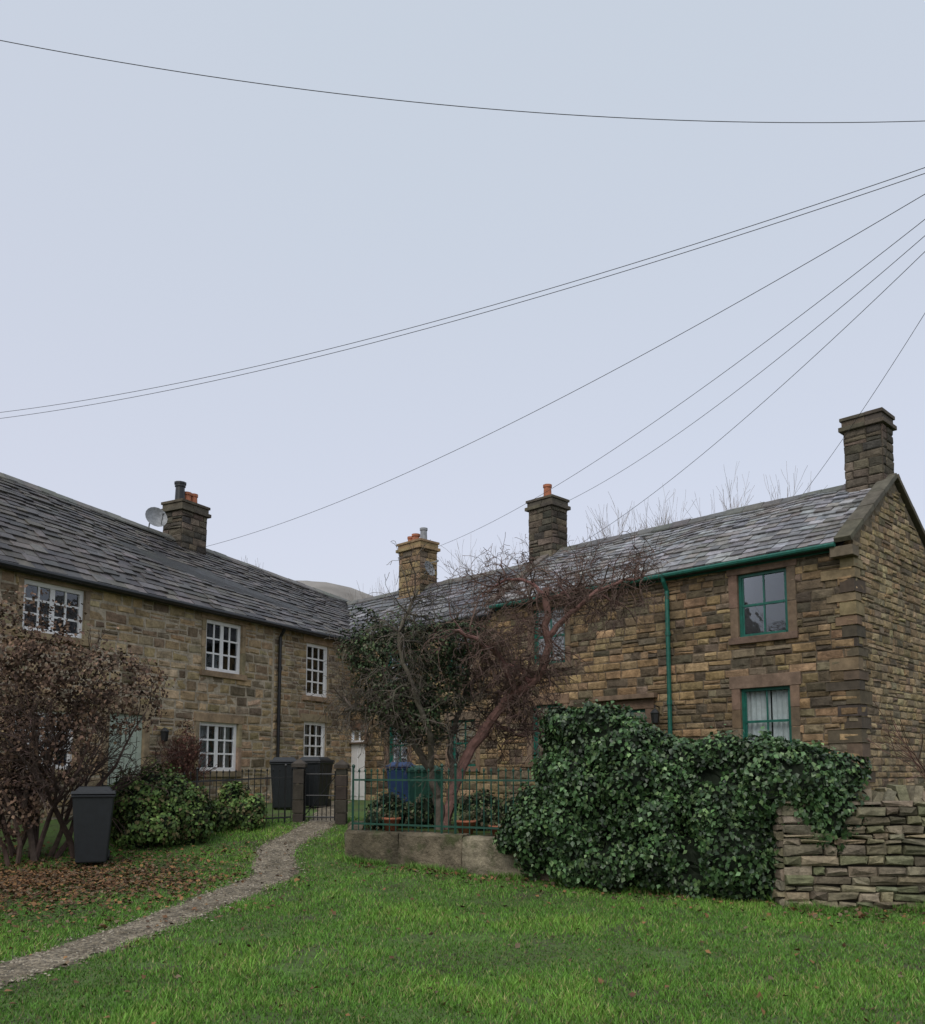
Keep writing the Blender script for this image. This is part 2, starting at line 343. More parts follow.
def coping(b,pa,pb,side,w=.3,t=.1,col=(.12,.105,.08)):
    pa,pb=V(pa),V(pb); L=(pb-pa).length; d=(pb-pa).normalized(); s=V(side).normalized(); up=s.cross(d).normalized()
    if up.z<0: up=-up
    x=0
    while x<L-.01:
        l=min(R.uniform(.6,.8),L-x); q0=pa+d*(x+.003); q1=pa+d*(x+l-.003)
        p=[q0,q1,q1+s*w,q0+s*w]; b.box8(p+[k_+up*t*R.uniform(.9,1.1) for k_ in p],jit(col)); x+=l
sd=FR.u
q=pt['dress']
coping(q,P(-.09,ov+.03,EZ-sl*ov+.07),P(-.09,-HD,RZ+.08),sd,.3,.1)
coping(q,P(-.09,-DD-.1,EZ+.02),P(-.09,-HD,RZ+.08),sd,.3,.1)
lbox(q,FR,-.1,.3,-.05,.24,EZ-.32,EZ-.14,(.16,.13,.09))
coping(q,P(LR-.1,ov+.02,EZ-sl*ov+.1),P(LR-.1,-HD,RZ+.12),sd,.26,.1,(.14,.12,.1))
tube(pt['green'],[P(.2,ov+.05,EZ-.1),P(LR,ov+.05,EZ-.12)],.048,8)
lbox(pt['green'],FR,.15,LR,.05,.065,EZ-.18,EZ-.06)
tube(pt['green'],[P(3.7,ov+.05,EZ-.12),P(3.7,ov+.02,EZ-.22),P(3.7,.1,EZ-.4),P(3.7,.1,.8)],.045,8)
for zz in (1.6,3.0,4.4): tube(pt['green'],[P(3.7,.1,zz),P(3.7,.1,zz+.09)],.056,8)
lx=3.98; tube(pt['black'],[P(lx,.02,2.95),P(lx,.2,3.0),P(lx,.2,2.9)],.012,6)
lathe(pt['black'],P(lx,.2,2.62),[(.03,0),(.07,.02),(.09,.2),(.1,.22),(.03,.3),(0,.31)],6)
chimney(pt,P(.44,-HD,0).xy,FR.u,.72,.56,6.7,8.7,PAL_CH)
chimney(pt,P(8.7,-HD,0).xy,FR.u,.78,.62,6.5,8.82,PAL_CH,[(0,.11,.42,'terra')])
finish(pt,root)
# ================================================================ middle cottage
root=empty('stone_cottage'); pt=Parts()
S0=8.5; S1=17.5; EZm=5.5; RZm=7.08
wm=[(9.2,10.1,1.8,2.95),(9.3,10.2,4.05,5.2),(11.7,12.5,1.8,2.95),(11.7,12.6,4.05,5.15),(13.5,14.2,.9,2.85)]
stonewall(pt['stone'],FR,S1,ZB,EZm,wm,pal=PAL_R+[((.3,.22,.13),3)],a_start=S0,rh=(.12,.2),sw=(.2,.45))
backing(pt['stone'],FR,S1,ZB,EZm,wm,(.15,.12,.085),a0=S0,n=.008)
for i in range(4): window(pt,FR,*wm[i],2,2,'green',scol=SC,jamb=.15,lint=.2,curtain=1 if i else 0)
window(pt,FR,13.5,14.2,2.5,2.85,2,1,'white',scol=SC,jamb=.14,lint=.2,sill=.05,sashes=False)
lbox(pt['white'],FR,13.5,14.2,-.08,-.03,.9,2.45)
for (x0,x1) in ((13.56,13.82),(13.88,14.14)):
    for (q0,q1) in ((1.0,1.6),(1.7,2.4)): lbox(pt['white'],FR,x0,x1,-.03,-.015,q0,q1)
FB=Fr(FR.P(0,-DD,0).xy,U,(CA,CA)); backing(pt['stone'],FB,S1,ZB,EZm,[],(.12,.095,.065),a0=S0)
pt['stone'].add([P(S1,0,ZB),P(S1,-DD,ZB),P(S1,-DD,EZm),P(S1,-HD,RZm),P(S1,0,EZm)],[(0,1,2,3,4)],(.12,.095,.065))
slm=(RZm-EZm)/HD
DKG=((.12,.12,.13),(.155,.155,.165),(.095,.095,.10),(.18,.18,.185))
roof(pt['slate'],P(S0+.15,ov,EZm-slm*ov+.08),P(S1,ov,EZm-slm*ov+.08),P(S0+.15,-HD,RZm+.08),P(S1,-HD,RZm+.08),.25,DKG)
roof(pt['slate'],P(S1,-DD-.1,EZm),P(S0+.15,-DD-.1,EZm),P(S1,-HD,RZm+.08),P(S0+.15,-HD,RZm+.08),.3,DKG)
ridge(pt['slate'],P(S0+.15,-HD,RZm+.1),P(S1,-HD,RZm+.1),(.11,.105,.095))
tube(pt['black'],[P(S0,ov+.05,EZm-.08),P(S1-3.3,ov+.05,EZm-.08)],.055,8)
chimney(pt,P(13.8,-HD,0).xy,FR.u,.95,.68,6.5,8.6,PAL_CHT,[(-.25,.11,.42,'lead'),(.1,.12,.3,'terra'),(.33,.1,.26,'terra')])
def dish(pt,c,dirv,r=.36):
    d=V(dirv).normalized(); s=d.orthogonal().normalized(); q=d.cross(s); vs=[];fs=[];n=18
    for i in range(5):
        rr=r*i/4
        for j in range(n):
            a=2*math.pi*j/n; vs.append(V(c)+s*rr*math.cos(a)+q*rr*math.sin(a)+d*(.09*(rr/r)**2))
    for i in range(4):
        for j in range(n): fs.append((i*n+j,i*n+(j+1)%n,(i+1)*n+(j+1)%n,(i+1)*n+j))
    pt['lead'].add(vs,fs); tube(pt['lead'],[V(c)+q*r*.8,V(c)+d*.42+q*.1],.012,6); tube(pt['lead'],[V(c)+d*.38+q*.1,V(c)+d*.48+q*.1],.03,6)
dish(pt,P(13.05,-HD+.3,7.62),(.9,-.6,.3),.24); tube(pt['lead'],[P(13.05,-HD+.3,7.62),P(13.35,-HD+.15,7.55)],.02,6)
finish(pt,root)
# ================================================================ left cottage (white sashes)
root=empty('stone_cottage'); pt=Parts()
W=(.477,.879); L0=(-8.4,15.9); FL=Fr(L0,W,(.879,-.477)); T0=-7; T1=15.5; EZl=5.42; HL=2.6; DL=5.2
rz=lambda t: 7.84-.047*(t-2)
wl=[(.55,1.9,4.25,5.22),(2.6,3.5,1.05,2.85),(5.2,6.4,3.98,5.18),(5.08,6.35,1.68,2.8),(8.9,9.85,3.68,5.1),(8.85,9.8,1.72,3.0),(.5,1.8,1.7,2.8),(-3,-1.8,3.95,5.15),(-3,-1.8,1.7,2.8)]
stonewall(pt['stoneL'],FL,7.55,ZB,EZl,wl,pal=PAL_L,rh=(.14,.25),sw=(.2,.5),gap=.036,a_start=T0,j=.016,dep=.026)
stonewall(pt['stoneL'],FL,11.2,ZB,EZl,wl,pal=PAL_L,rh=(.12,.22),sw=(.18,.42),gap=.034,a_start=7.6,j=.014,dep=.026)
backing(pt['stoneL'],FL,T1,ZB,EZl,wl,(.44,.375,.28),a0=T0,n=.012)
ST=(.34,.26,.165)
for i,o in enumerate(wl):
    if i==1: continue
    wide=(o[1]-o[0])>1.1
    window(pt,FL,*o,4 if wide else 3,4 if not wide else 3,'white',scol=ST,jamb=.0 if i in(4,5) else .12,lint=.2,sill=.13,curtain=1 if i%2 else 0,bar=.04,fw=.085,mull=2 if wide else 0,sashes=not wide)
o=wl[1]; lbox(pt['dress'],FL,2.45,2.6,-.16,.045,1.05,2.85,ST); lbox(pt['dress'],FL,3.5,3.65,-.16,.045,1.05,2.85,ST); lbox(pt['dress'],FL,2.35,3.75,-.16,.05,2.85,3.07,ST)
lbox(pt['pale'],FL,2.6,3.5,-.08,-.04,1.05,2.85)
for i in range(6): lbox(pt['pale'],FL,2.61+i*.15,2.61+i*.15+.135,-.04,-.028,1.07,2.83)
P=FL.P
pt['stoneL'].add([P(T0,0,ZB),P(T0,-DL,ZB),P(T0,-DL,EZl),P(T0,-HL,rz(T0)),P(T0,0,EZl)],[(0,1,2,3,4)],(.3,.24,.16))
pt['stoneL'].add([P(T1,0,ZB),P(T1,-DL,ZB),P(T1,-DL,EZl),P(T1,-HL,rz(T1)),P(T1,0,EZl)],[(0,1,2,3,4)],(.3,.24,.16))
pt['stoneL'].add([P(T0,-DL,ZB),P(T1,-DL,ZB),P(T1,-DL,EZl),P(T0,-DL,EZl)],[(0,1,2,3)],(.3,.24,.16))
DK=((.07,.066,.066),(.09,.084,.084),(.055,.052,.054),(.115,.105,.10),(.075,.068,.06),(.10,.09,.08))
oe=EZl-.12+.06
roof(pt['slate'],P(T0-.1,.22,oe),P(T1,.22,oe),P(T0-.1,-HL,rz(T0)+.06),P(T1,-HL,rz(T1)+.06),.19,DK,(.18,.36),.03)
roof(pt['slate'],P(T1,-DL-.2,oe),P(T0-.1,-DL-.2,oe),P(T1,-HL,rz(T1)+.06),P(T0-.1,-HL,rz(T0)+.06),.3,DK)
ridge(pt['slate'],P(T0-.1,-HL,rz(T0)+.08),P(T1,-HL,rz(T1)+.08),(.12,.115,.10))
tube(pt['black'],[P(T0,.28,EZl-.07),P(10.9,.28,EZl-.1)],.055,8)
tube(pt['black'],[P(7.72,.28,EZl-.1),P(7.72,.1,EZl-.35),P(7.72,.1,.8)],.045,8)
for zz in (1.6,2.9,4.2): tube(pt['black'],[P(7.72,.1,zz),P(7.72,.1,zz+.09)],.056,8)
chimney(pt,P(7.0,-HL,0).xy,FL.u,.88,.66,6.9,8.72,PAL_CH,[(-.22,.13,.5,'black'),(.02,.12,.34,'terra'),(.26,.11,.36,'terra')])
lathe(pt['black'],P(7.0-.22,-HL,9.22),[(.16,0),(.16,.05),(.02,.09),(0,.09)],10)
dish(pt,P(5.75,-HL+.25,8.0),(.75,-1,.35),.28); tube(pt['lead'],[P(5.75,-HL+.25,8.0),P(5.75,-HL+.05,7.9),P(5.75,-HL,7.6)],.02,6)
lathe(pt['black'],P(3.95,.15,2.3),[(.03,0),(.07,.02),(.09,.2),(.1,.22),(.03,.3),(0,.31)],6)
finish(pt,root)
# ================================================================ terrain
KY=[(-400,-.3),(0,-.05),(6,0),(7.3,.0),(9.3,.08),(11.1,.15),(13,.25),(14.6,.42),(16.4,.7),(18,.84),(20,.9),(60,.9),(120,0),(400,-5)]
ky=np.array([k[0] for k in KY]); kz=np.array([k[1] for k in KY])
def gz(x,y,n=True):
    z=float(np.interp(y,ky,kz))
    if n and -20<x<20 and -5<y<20: z+=.03*noise.noise(V((x*.6,y*.6,0)))+.012*noise.noise(V((x*2.2,y*2.2,4)))
    return z
def grid_axis(a,b,fa,fb,fine,coarse):
    xs=list(np.arange(fa,fb+1e-6,fine)); x=fb; st=fine
    while x<b: st*=coarse; x+=st; xs.append(x)
    x=fa; st=fine
    while x>a: st*=coarse; x-=st; xs.insert(0,x)
    return xs
xs=grid_axis(-500,500,-10,10,.2,1.25); ys=grid_axis(-200,600,3,20,.2,1.25)
vs=[(x,y,gz(x,y)) for y in ys for x in xs]; nx=len(xs)
fs=[(j*nx+i,j*nx+i+1,(j+1)*nx+i+1,(j+1)*nx+i) for j in range(len(ys)-1) for i in range(nx-1)]
me=bpy.data.meshes.new('ground'); me.from_pydata(vs,[],fs); me.polygons.foreach_set('use_smooth',[True]*len(me.polygons))
m,nt,N,L,Pb=newmat('turf_soil')
tc=N.new('ShaderNodeTexCoord'); n1=N.new('ShaderNodeTexNoise'); n1.inputs['Scale'].default_value=1.1; n1.inputs['Detail'].default_value=8
n2=N.new('ShaderNodeTexNoise'); n2.inputs['Scale'].default_value=22; n2.inputs['Detail'].default_value=8
L.new(tc.outputs['Object'],n1.inputs['Vector']); L.new(tc.outputs['Object'],n2.inputs['Vector'])
ad=N.new('ShaderNodeMath'); ad.operation='ADD'; L.new(n1.outputs['Fac'],ad.inputs[0]); L.new(n2.outputs['Fac'],ad.inputs[1])
hf=N.new('ShaderNodeMath'); hf.operation='MULTIPLY'; hf.inputs[1].default_value=.5; L.new(ad.outputs[0],hf.inputs[0])
r=N.new('ShaderNodeValToRGB'); e=r.color_ramp.elements; e[0].position=.38; e[0].color=(.05,.04,.022,1); e[1].position=.62; e[1].color=(.08,.145,.025,1)
x=e.new(.49); x.color=(.06,.10,.022,1); L.new(hf.outputs[0],r.inputs[0]); L.new(r.outputs[0],Pb.inputs['Base Color'])
bp=N.new('ShaderNodeBump'); bp.inputs['Strength'].default_value=.7; bp.inputs['Distance'].default_value=.03; L.new(n2.outputs['Fac'],bp.inputs['Height']); L.new(bp.outputs['Normal'],Pb.inputs['Normal'])
Pb.inputs['Roughness'].default_value=.95
me.materials.append(m); link(bpy.data.objects.new('ground',me))
# hill
vs=[];nx,ny=60,30
for j in range(ny):
    for i in range(nx):
        X=-260+420*i/(nx-1); Y=130+260*j/(ny-1)
        h=61*math.exp(-((X+52)/85)**2)*math.exp(-((Y-270)/75)**2)+3*noise.noise(V((X*.03,Y*.03,1)))-1.5
        vs.append((X,Y,h))
fs=[(j*nx+i,j*nx+i+1,(j+1)*nx+i+1,(j+1)*nx+i) for j in range(ny-1) for i in range(nx-1)]
me=bpy.data.meshes.new('hill'); me.from_pydata(vs,[],fs); me.polygons.foreach_set('use_smooth',[True]*len(me.polygons)); me.materials.append(mat_flat('hazy_moorland',(.25,.235,.215),.95,.1,nscale=.08,var=.3)); link(bpy.data.objects.new('hill',me))  # distance haze is mixed into the pale base colour
# path
PC=[(-4.6,5.0),(-4.1,6.3),(-3.72,7.3),(-3.4,8.4),(-3.15,9.4),(-2.9,10.6),(-2.72,11.7),(-2.62,12.7),(-2.85,13.8),(-2.95,14.7),(-2.75,15.6),(-2.58,16.5),(-2.6,18),(-3.0,21),(-3.2,24)]
def catm(P,n=12):
    out=[];
    for i in range(len(P)-1):
        p0=P[max(0,i-1)];p1=P[i];p2=P[i+1];p3=P[min(len(P)-1,i+2)]
        for k in range(n):
            t=k/n; out.append(tuple(.5*((2*p1[q])+(-p0[q]+p2[q])*t+(2*p0[q]-5*p1[q]+4*p2[q]-p3[q])*t*t+(-p0[q]+3*p1[q]-3*p2[q]+p3[q])*t**3) for q in range(len(p1))))
    out.append(P[-1]); return out
pc=catm(PC); pca=np.array(pc)
def phw(i,side): return .31+.10*noise.noise(V((i*.35,side*9,0)))+.08*noise.noise(V((i*1.1,side*5,3)))
vs=[];fs=[]; nc=7
for i,(x,y) in enumerate(pc):
    a=V(pc[max(0,i-1)]);c=V(pc[min(len(pc)-1,i+1)]); t=(c-a).normalized(); s=V((t.y,-t.x))
    wl_,wr_=phw(i,0),phw(i,1)
    for k in range(nc):
        u=-wl_+(wl_+wr_)*k/(nc-1); X=x+s.x*u; Y=y+s.y*u; vs.append((X,Y,gz(X,Y)+.018-.014*(abs(u)/.3)**2))
for i in range(len(pc)-1):
    for k in range(nc-1): fs.append((i*nc+k,i*nc+k+1,(i+1)*nc+k+1,(i+1)*nc+k))
me=bpy.data.meshes.new('gravel_path'); me.from_pydata(vs,[],fs); me.polygons.foreach_set('use_smooth',[True]*len(me.polygons))
m,nt,N,L,Pb=newmat('gravel'); tc=N.new('ShaderNodeTexCoord'); vo=N.new('ShaderNodeTexVoronoi'); vo.inputs['Scale'].default_value=30; L.new(tc.outputs['Object'],vo.inputs['Vector'])
n1=N.new('ShaderNodeTexNoise'); n1.inputs['Scale'].default_value=3.5; n1.inputs['Detail'].default_value=10; n1.inputs['Roughness'].default_value=.7; L.new(tc.outputs['Object'],n1.inputs['Vector'])
r=N.new('ShaderNodeValToRGB'); e=r.color_ramp.elements; e[0].position=.36; e[0].color=(.08,.065,.038,1); e[1].position=.64; e[1].color=(.23,.195,.14,1); L.new(n1.outputs['Fac'],r.inputs[0])
hs=N.new('ShaderNodeHueSaturation'); sp=N.new('ShaderNodeSeparateColor'); L.new(vo.outputs['Color'],sp.inputs[0]); mr=N.new('ShaderNodeMapRange'); mr.inputs['To Min'].default_value=.45; mr.inputs['To Max'].default_value=1.6; L.new(sp.outputs[0],mr.inputs['Value']); L.new(mr.outputs[0],hs.inputs['Value']); L.new(r.outputs[0],hs.inputs['Color'])
L.new(hs.outputs[0],Pb.inputs['Base Color']); bp=N.new('ShaderNodeBump'); bp.inputs['Strength'].default_value=1; bp.inputs['Distance'].default_value=.02; bp.invert=True; L.new(vo.outputs['Distance'],bp.inputs['Height']); L.new(bp.outputs['Normal'],Pb.inputs['Normal']); Pb.inputs['Roughness'].default_value=.8
me.materials.append(m); pathobj=link(bpy.data.objects.new('gravel_path',me))
def pdist(x,y):
    return np.sqrt(((pca[None,:,0]-x[:,None])**2+(pca[None,:,1]-y[:,None])**2).min(1))
BD=[(-1.8,13.8),(.9,12.15),(3.6,10.72),(3.61,10.2),(20,9.35)]
bx=np.array([p[0] for p in BD]); by=np.array([p[1] for p in BD])
def ingarden(x,y): return (x>-1.8)&(y>np.interp(x,bx,by)-.1)
gzv=lambda x,y: np.array([gz(a,c) for a,c in zip(x,y)])
def npmesh(name,verts,nper,faces_local,cols,mat,parent=None):
    n=len(verts)//nper; me=bpy.data.meshes.new(name)
    fl=np.array(faces_local); k=fl.shape[1]
    F=(np.arange(n)[:,None,None]*nper+fl[None]).reshape(-1)
    nf=n*fl.shape[0]
    me.vertices.add(len(verts)); me.vertices.foreach_set('co',verts.astype(np.float32).ravel())
    me.loops.add(nf*k); me.loops.foreach_set('vertex_index',F.astype(np.int32))
    me.polygons.add(nf); me.polygons.foreach_set('loop_start',np.arange(0,nf*k,k,dtype=np.int32)); 
    try: me.polygons.foreach_set('loop_total',np.full(nf,k,dtype=np.int32))
    except Exception: pass
    me.update(calc_edges=True)
    a=me.color_attributes.new('Col','FLOAT_COLOR','POINT'); arr=np.ones((len(verts),4),dtype=np.float32); arr[:,:3]=np.repeat(cols,nper,axis=0) if len(cols)==n else cols
    a.data.foreach_set('color',arr.ravel()); me.materials.append(mat); o=bpy.data.objects.new(name,me); return link(o,parent)
def scatter_rect(x0,x1,y0,y1,d):
    n=int((x1-x0)*(y1-y0)*d); return NR.uniform(x0,x1,n),NR.uniform(y0,y1,n)
def cpick(pal,n,v=.3):
    p=np.array(pal); return p[NR.randint(0,len(p),n)]*NR.uniform(1-v,1+v,(n,1))
n=7500; i=NR.randint(0,len(pc)-25,n); x=pca[i,0]+NR.normal(0,.2,n); y=pca[i,1]+NR.uniform(-.1,.1,n); z=gzv(x,y)+.012
s=NR.uniform(.007,.02,n); o6=np.array([(1,0,0),(-1,0,0),(0,1,0),(0,-1,0),(0,0,.6),(0,0,-.6)])
vv=np.stack([x,y,z],1)[:,None,:]+(o6[None]*NR.uniform(.6,1.3,(n,6,1)))*s[:,None,None]
npmesh('pebbles',vv.reshape(-1,3),6,[(0,2,4),(2,1,4),(1,3,4),(3,0,4)],cpick([(.25,.215,.16),(.17,.14,.10),(.32,.285,.22),(.11,.09,.065)],n),M_dull,pathobj)
# ---------------------------------------------------------------- grass
xy=[scatter_rect(-6,6,4.9,7.5,3900),scatter_rect(-7.5,7.5,7.5,10.5,2600),scatter_rect(-8,7.5,10.5,14,1700),scatter_rect(-6.5,-1.7,14,17.5,1400)]
X=np.concatenate([a[0] for a in xy]); Y=np.concatenate([a[1] for a in xy])
pd=pdist(X,Y); 
litter=np.clip(1.15-((X+5.7)/2.4)**2-((Y-11.9)/2.2)**2,0,1)
pn2=np.array([noise.noise(V((a*1.9,c*1.9,30))) for a,c in zip(X,Y)])
keep=(pd>.24+NR.uniform(0,.14,len(X))+.16*pn2)&(~ingarden(X,Y))&(NR.rand(len(X))>litter*(1.0+pn2))&(NR.rand(len(X))>np.clip(-pn2*1.8-.3,0,.7))
X=X[keep];Y=Y[keep]
tx=NR.uniform(-1.8,7,7000); ty=np.interp(tx,bx,by)-.1-abs(NR.normal(0,.07,7000)); tk=np.array([noise.noise(V((a*2.5,0,9))) for a in tx])>-.15; tx=tx[tk];ty=ty[tk]
nt_=len(tx); X=np.concatenate([X,tx]);Y=np.concatenate([Y,ty]); n=len(X);Z=gzv(X,Y)
pn=np.array([noise.noise(V((a*.8,c*.8,0)))+.6*noise.noise(V((a*3,c*3,7))) for a,c in zip(X,Y)])
h=NR.uniform(.018,.048,n)*(1+.7*pn); h[-nt_:]*=2.8
w=NR.uniform(.0035,.006,n)*(1+Y/25); an=NR.uniform(0,2*math.pi,n); le=NR.uniform(.1,1.2,n)*h; la=NR.uniform(0,2*math.pi,n)
vv=np.zeros((n,3,3)); vv[:,0]=np.stack([X-np.cos(an)*w,Y-np.sin(an)*w,Z-.004],1); vv[:,1]=np.stack([X+np.cos(an)*w,Y+np.sin(an)*w,Z-.004],1); vv[:,2]=np.stack([X+np.cos(la)*le,Y+np.sin(la)*le,Z+h],1)
base=np.array([.105,.24,.035]); k=(1+.45*pn[:,None])*NR.uniform(.6,1.3,(n,1)); yel=(NR.rand(n,1)<.16)
c=base*k; c=np.where(yel,np.array([.23,.235,.09])*k,c); c[:,0]+=.03*np.clip(pn,0,1)
npmesh('grass',vv.reshape(-1,3),3,[(0,1,2)],np.clip(c,.005,1),M_leaf)
# ---------------------------------------------------------------- leaves helper
def kites(pos,nor,size,tipdir):
    n=len(pos); nor=nor/np.linalg.norm(nor,axis=1,keepdims=True)
    t=tipdir-nor*(tipdir*nor).sum(1,keepdims=True); t/=np.linalg.norm(t,axis=1,keepdims=True)+1e-9
    s=np.cross(nor,t); L=size[:,None]
    vv=np.zeros((n,4,3)); vv[:,0]=pos-t*L*.5; vv[:,1]=pos-s*L*.42-t*L*.1+nor*L*.12; vv[:,2]=pos+t*L*.55; vv[:,3]=pos+s*L*.42-t*L*.1+nor*L*.12
    return vv.reshape(-1,3)
def leaflitter(name,x,y,size,cols,zoff=.012,zf=None):
    n=len(x); z=(gzv(x,y) if zf is None else zf)+zoff
    pos=np.stack([x,y,z],1); nor=NR.normal(0,.4,(n,3))+np.array([0,0,1]); tip=NR.normal(0,1,(n,3)); 
    return npmesh(name,kites(pos,nor,size,tip),4,[(0,1,2),(0,2,3)],cols,M_dull)
x1,y1=NR.uniform(-6,7,420),NR.uniform(5.5,12.5,420); x2,y2=NR.normal(-5.5,1.15,9000),NR.normal(11.9,1.15,9000); x3,y3=NR.uniform(-1.5,5,500),np.zeros(500)
y3=np.interp(x3,bx,by)-.15-abs(NR.normal(0,.4,500))
x4,y4=NR.normal(-3.3,.5,500),NR.uniform(9,15,500)
x=np.concatenate([x1,x2,x3,x4]);y=np.concatenate([y1,y2,y3,y4]); kp=~ingarden(x,y)&~((pdist(x,y)<.35)&(NR.rand(len(x))<.75)); x=x[kp];y=y[kp]
leaflitter('fallen_leaves',x,y,NR.uniform(.03,.07,len(x)),cpick([(.17,.09,.045),(.12,.065,.035),(.22,.12,.05),(.08,.05,.03),(.15,.11,.07)],len(x)),.03)
def foliage(name,blobs,n,size,pal,core=(.012,.02,.01),mat=None,nz=.3,nsc=2.2,parent=None,inside=.8,ground=True,clump=1.4,tip=-1,coresc=.8,flat=.5):
    mat=mat or M_leaf; B=np.array(blobs); ar=(B[:,3]*B[:,4]+B[:,3]*B[:,5]+B[:,4]*B[:,5]); idx=NR.choice(len(B),int(n*2.5),p=ar/ar.sum())
    d=NR.normal(0,1,(len(idx),3)); d/=np.linalg.norm(d,axis=1,keepdims=True)
    ctr=B[idx,:3]; rad=B[idx,3:]
    p0=ctr+d*rad; nn=np.array([noise.noise(V(q*nsc))+.5*noise.noise(V(q*nsc*2.7)) for q in p0])
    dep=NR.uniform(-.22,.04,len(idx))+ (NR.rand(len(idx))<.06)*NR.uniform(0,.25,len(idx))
    pos=ctr+d*rad*(1+nz*nn+dep)[:,None]
    ok=np.ones(len(idx),bool)
    for k in range(len(B)):
        q=(pos-B[k,:3])/B[k,3:]; ok&=~(((q**2).sum(1)<inside**2)&(idx!=k))
    if ground: ok&=pos[:,2]>np.interp(pos[:,1],ky,kz)+.02
    pos=pos[ok];d=(d/rad)[ok];dep=dep[ok];nn=nn[ok]; d/=np.linalg.norm(d,axis=1,keepdims=True)
    pos=pos[:n];d=d[:n];dep=dep[:n];nn=nn[:n];m_=len(pos)
    nor=d+NR.normal(0,flat,(m_,3))+np.array([0,0,.2]); tipd=NR.normal(0,.6,(m_,3))+np.array([0,0,tip])
    cl=np.array([noise.noise(V(q*clump*2))for q in pos])
    c=cpick(pal,m_,.35)*np.clip(1+.9*cl[:,None]+2.4*dep[:,None],.2,2)  # deeper leaves get a darker colour, inner shade painted in
    o=npmesh(name,kites(pos,nor,NR.uniform(size[0],size[1],m_),tipd),4,[(0,1,2),(0,2,3)],c,mat,parent)
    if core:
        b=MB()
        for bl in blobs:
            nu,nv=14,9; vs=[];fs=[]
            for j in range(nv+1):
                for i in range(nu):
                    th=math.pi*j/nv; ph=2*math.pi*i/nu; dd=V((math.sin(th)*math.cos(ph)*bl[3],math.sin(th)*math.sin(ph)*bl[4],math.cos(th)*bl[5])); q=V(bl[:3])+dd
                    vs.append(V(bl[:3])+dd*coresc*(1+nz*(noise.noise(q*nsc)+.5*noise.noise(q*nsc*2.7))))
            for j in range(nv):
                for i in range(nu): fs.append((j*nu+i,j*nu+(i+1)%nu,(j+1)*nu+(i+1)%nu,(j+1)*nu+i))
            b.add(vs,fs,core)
        b.build('dark_shade_core',M_dull,o)  # dark filler blobs block see-through, shade inside the foliage painted in
    return o
# ---------------------------------------------------------------- boundary walls
def seglist(P): return list(zip(P[:-1],P[1:]))
root=empty('dry_stone_wall'); b=MB(); core=MB()
dw=[(3.62,10.5),(20,9.65)]
for (p,q) in seglist(dw):
    d=V(q)-V(p); Ls=d.length; d.normalize(); nf=V((d.y,-d.x)); g0=gz(p[0],p[1],False)-.08; zt=1.34
    for sgn in (1,-1):
        F=Fr(V(p)+nf*sgn*.22,d,nf*sgn)
        tw=lambda a: 1.30+.05*noise.noise(V((a*.9,0,5)))
        stonewall(b,F,Ls,g0,zt,(),tw,pal=PAL_D,rh=(.045,.13),sw=(.12,.4),dep=.06,gap=.014,j=.022)
    F=Fr(p,d,nf); lbox(core,F,.05,Ls-.05,-.2,.19,g0,zt-.06,(.03,.027,.02))
    FE=Fr(F.P(0,-.22,0).xy,nf,-d); stonewall(b,FE,.44,g0,zt,pal=PAL_D,rh=(.06,.13),sw=(.12,.3),dep=.05,gap=.014,j=.02)
    x=0
    while x<Ls:
        w=R.uniform(.05,.13); hgt=R.uniform(.09,.2); tl=R.uniform(-.06,.12); zt2=zt-.04+.05*noise.noise(V((x*.9,0,5)))
        P=F.P; n0=.22+R.uniform(-.04,.03); j=lambda: R.uniform(-.02,.02)
        vs=[P(x+.003,-n0,zt2-.03),P(x+w-.003,-n0,zt2-.03),P(x+w-.003,n0,zt2-.03),P(x+.003,n0,zt2-.03),P(x+tl+j(),-n0+.06,zt2+hgt+j()),P(x+w+tl-.01+j(),-n0+.07,zt2+hgt+j()),P(x+w+tl-.01+j(),n0-.08,zt2+hgt+j()),P(x+tl+j(),n0-.07,zt2+hgt+j())]
        b.box8(vs,pick(PAL_D)); x+=w
b.build('wall_stones',M_stone,root); core.build('wall_hearting',M_dull,root)
root=empty('garden_retaining_wall'); b=MB()
sw=[(-2.0,16.3),(-1.8,13.8),(.9,12.15),(3.6,10.75)]
PAL_S=[((.20,.17,.12),2),((.255,.215,.15),2),((.155,.135,.095),1)]
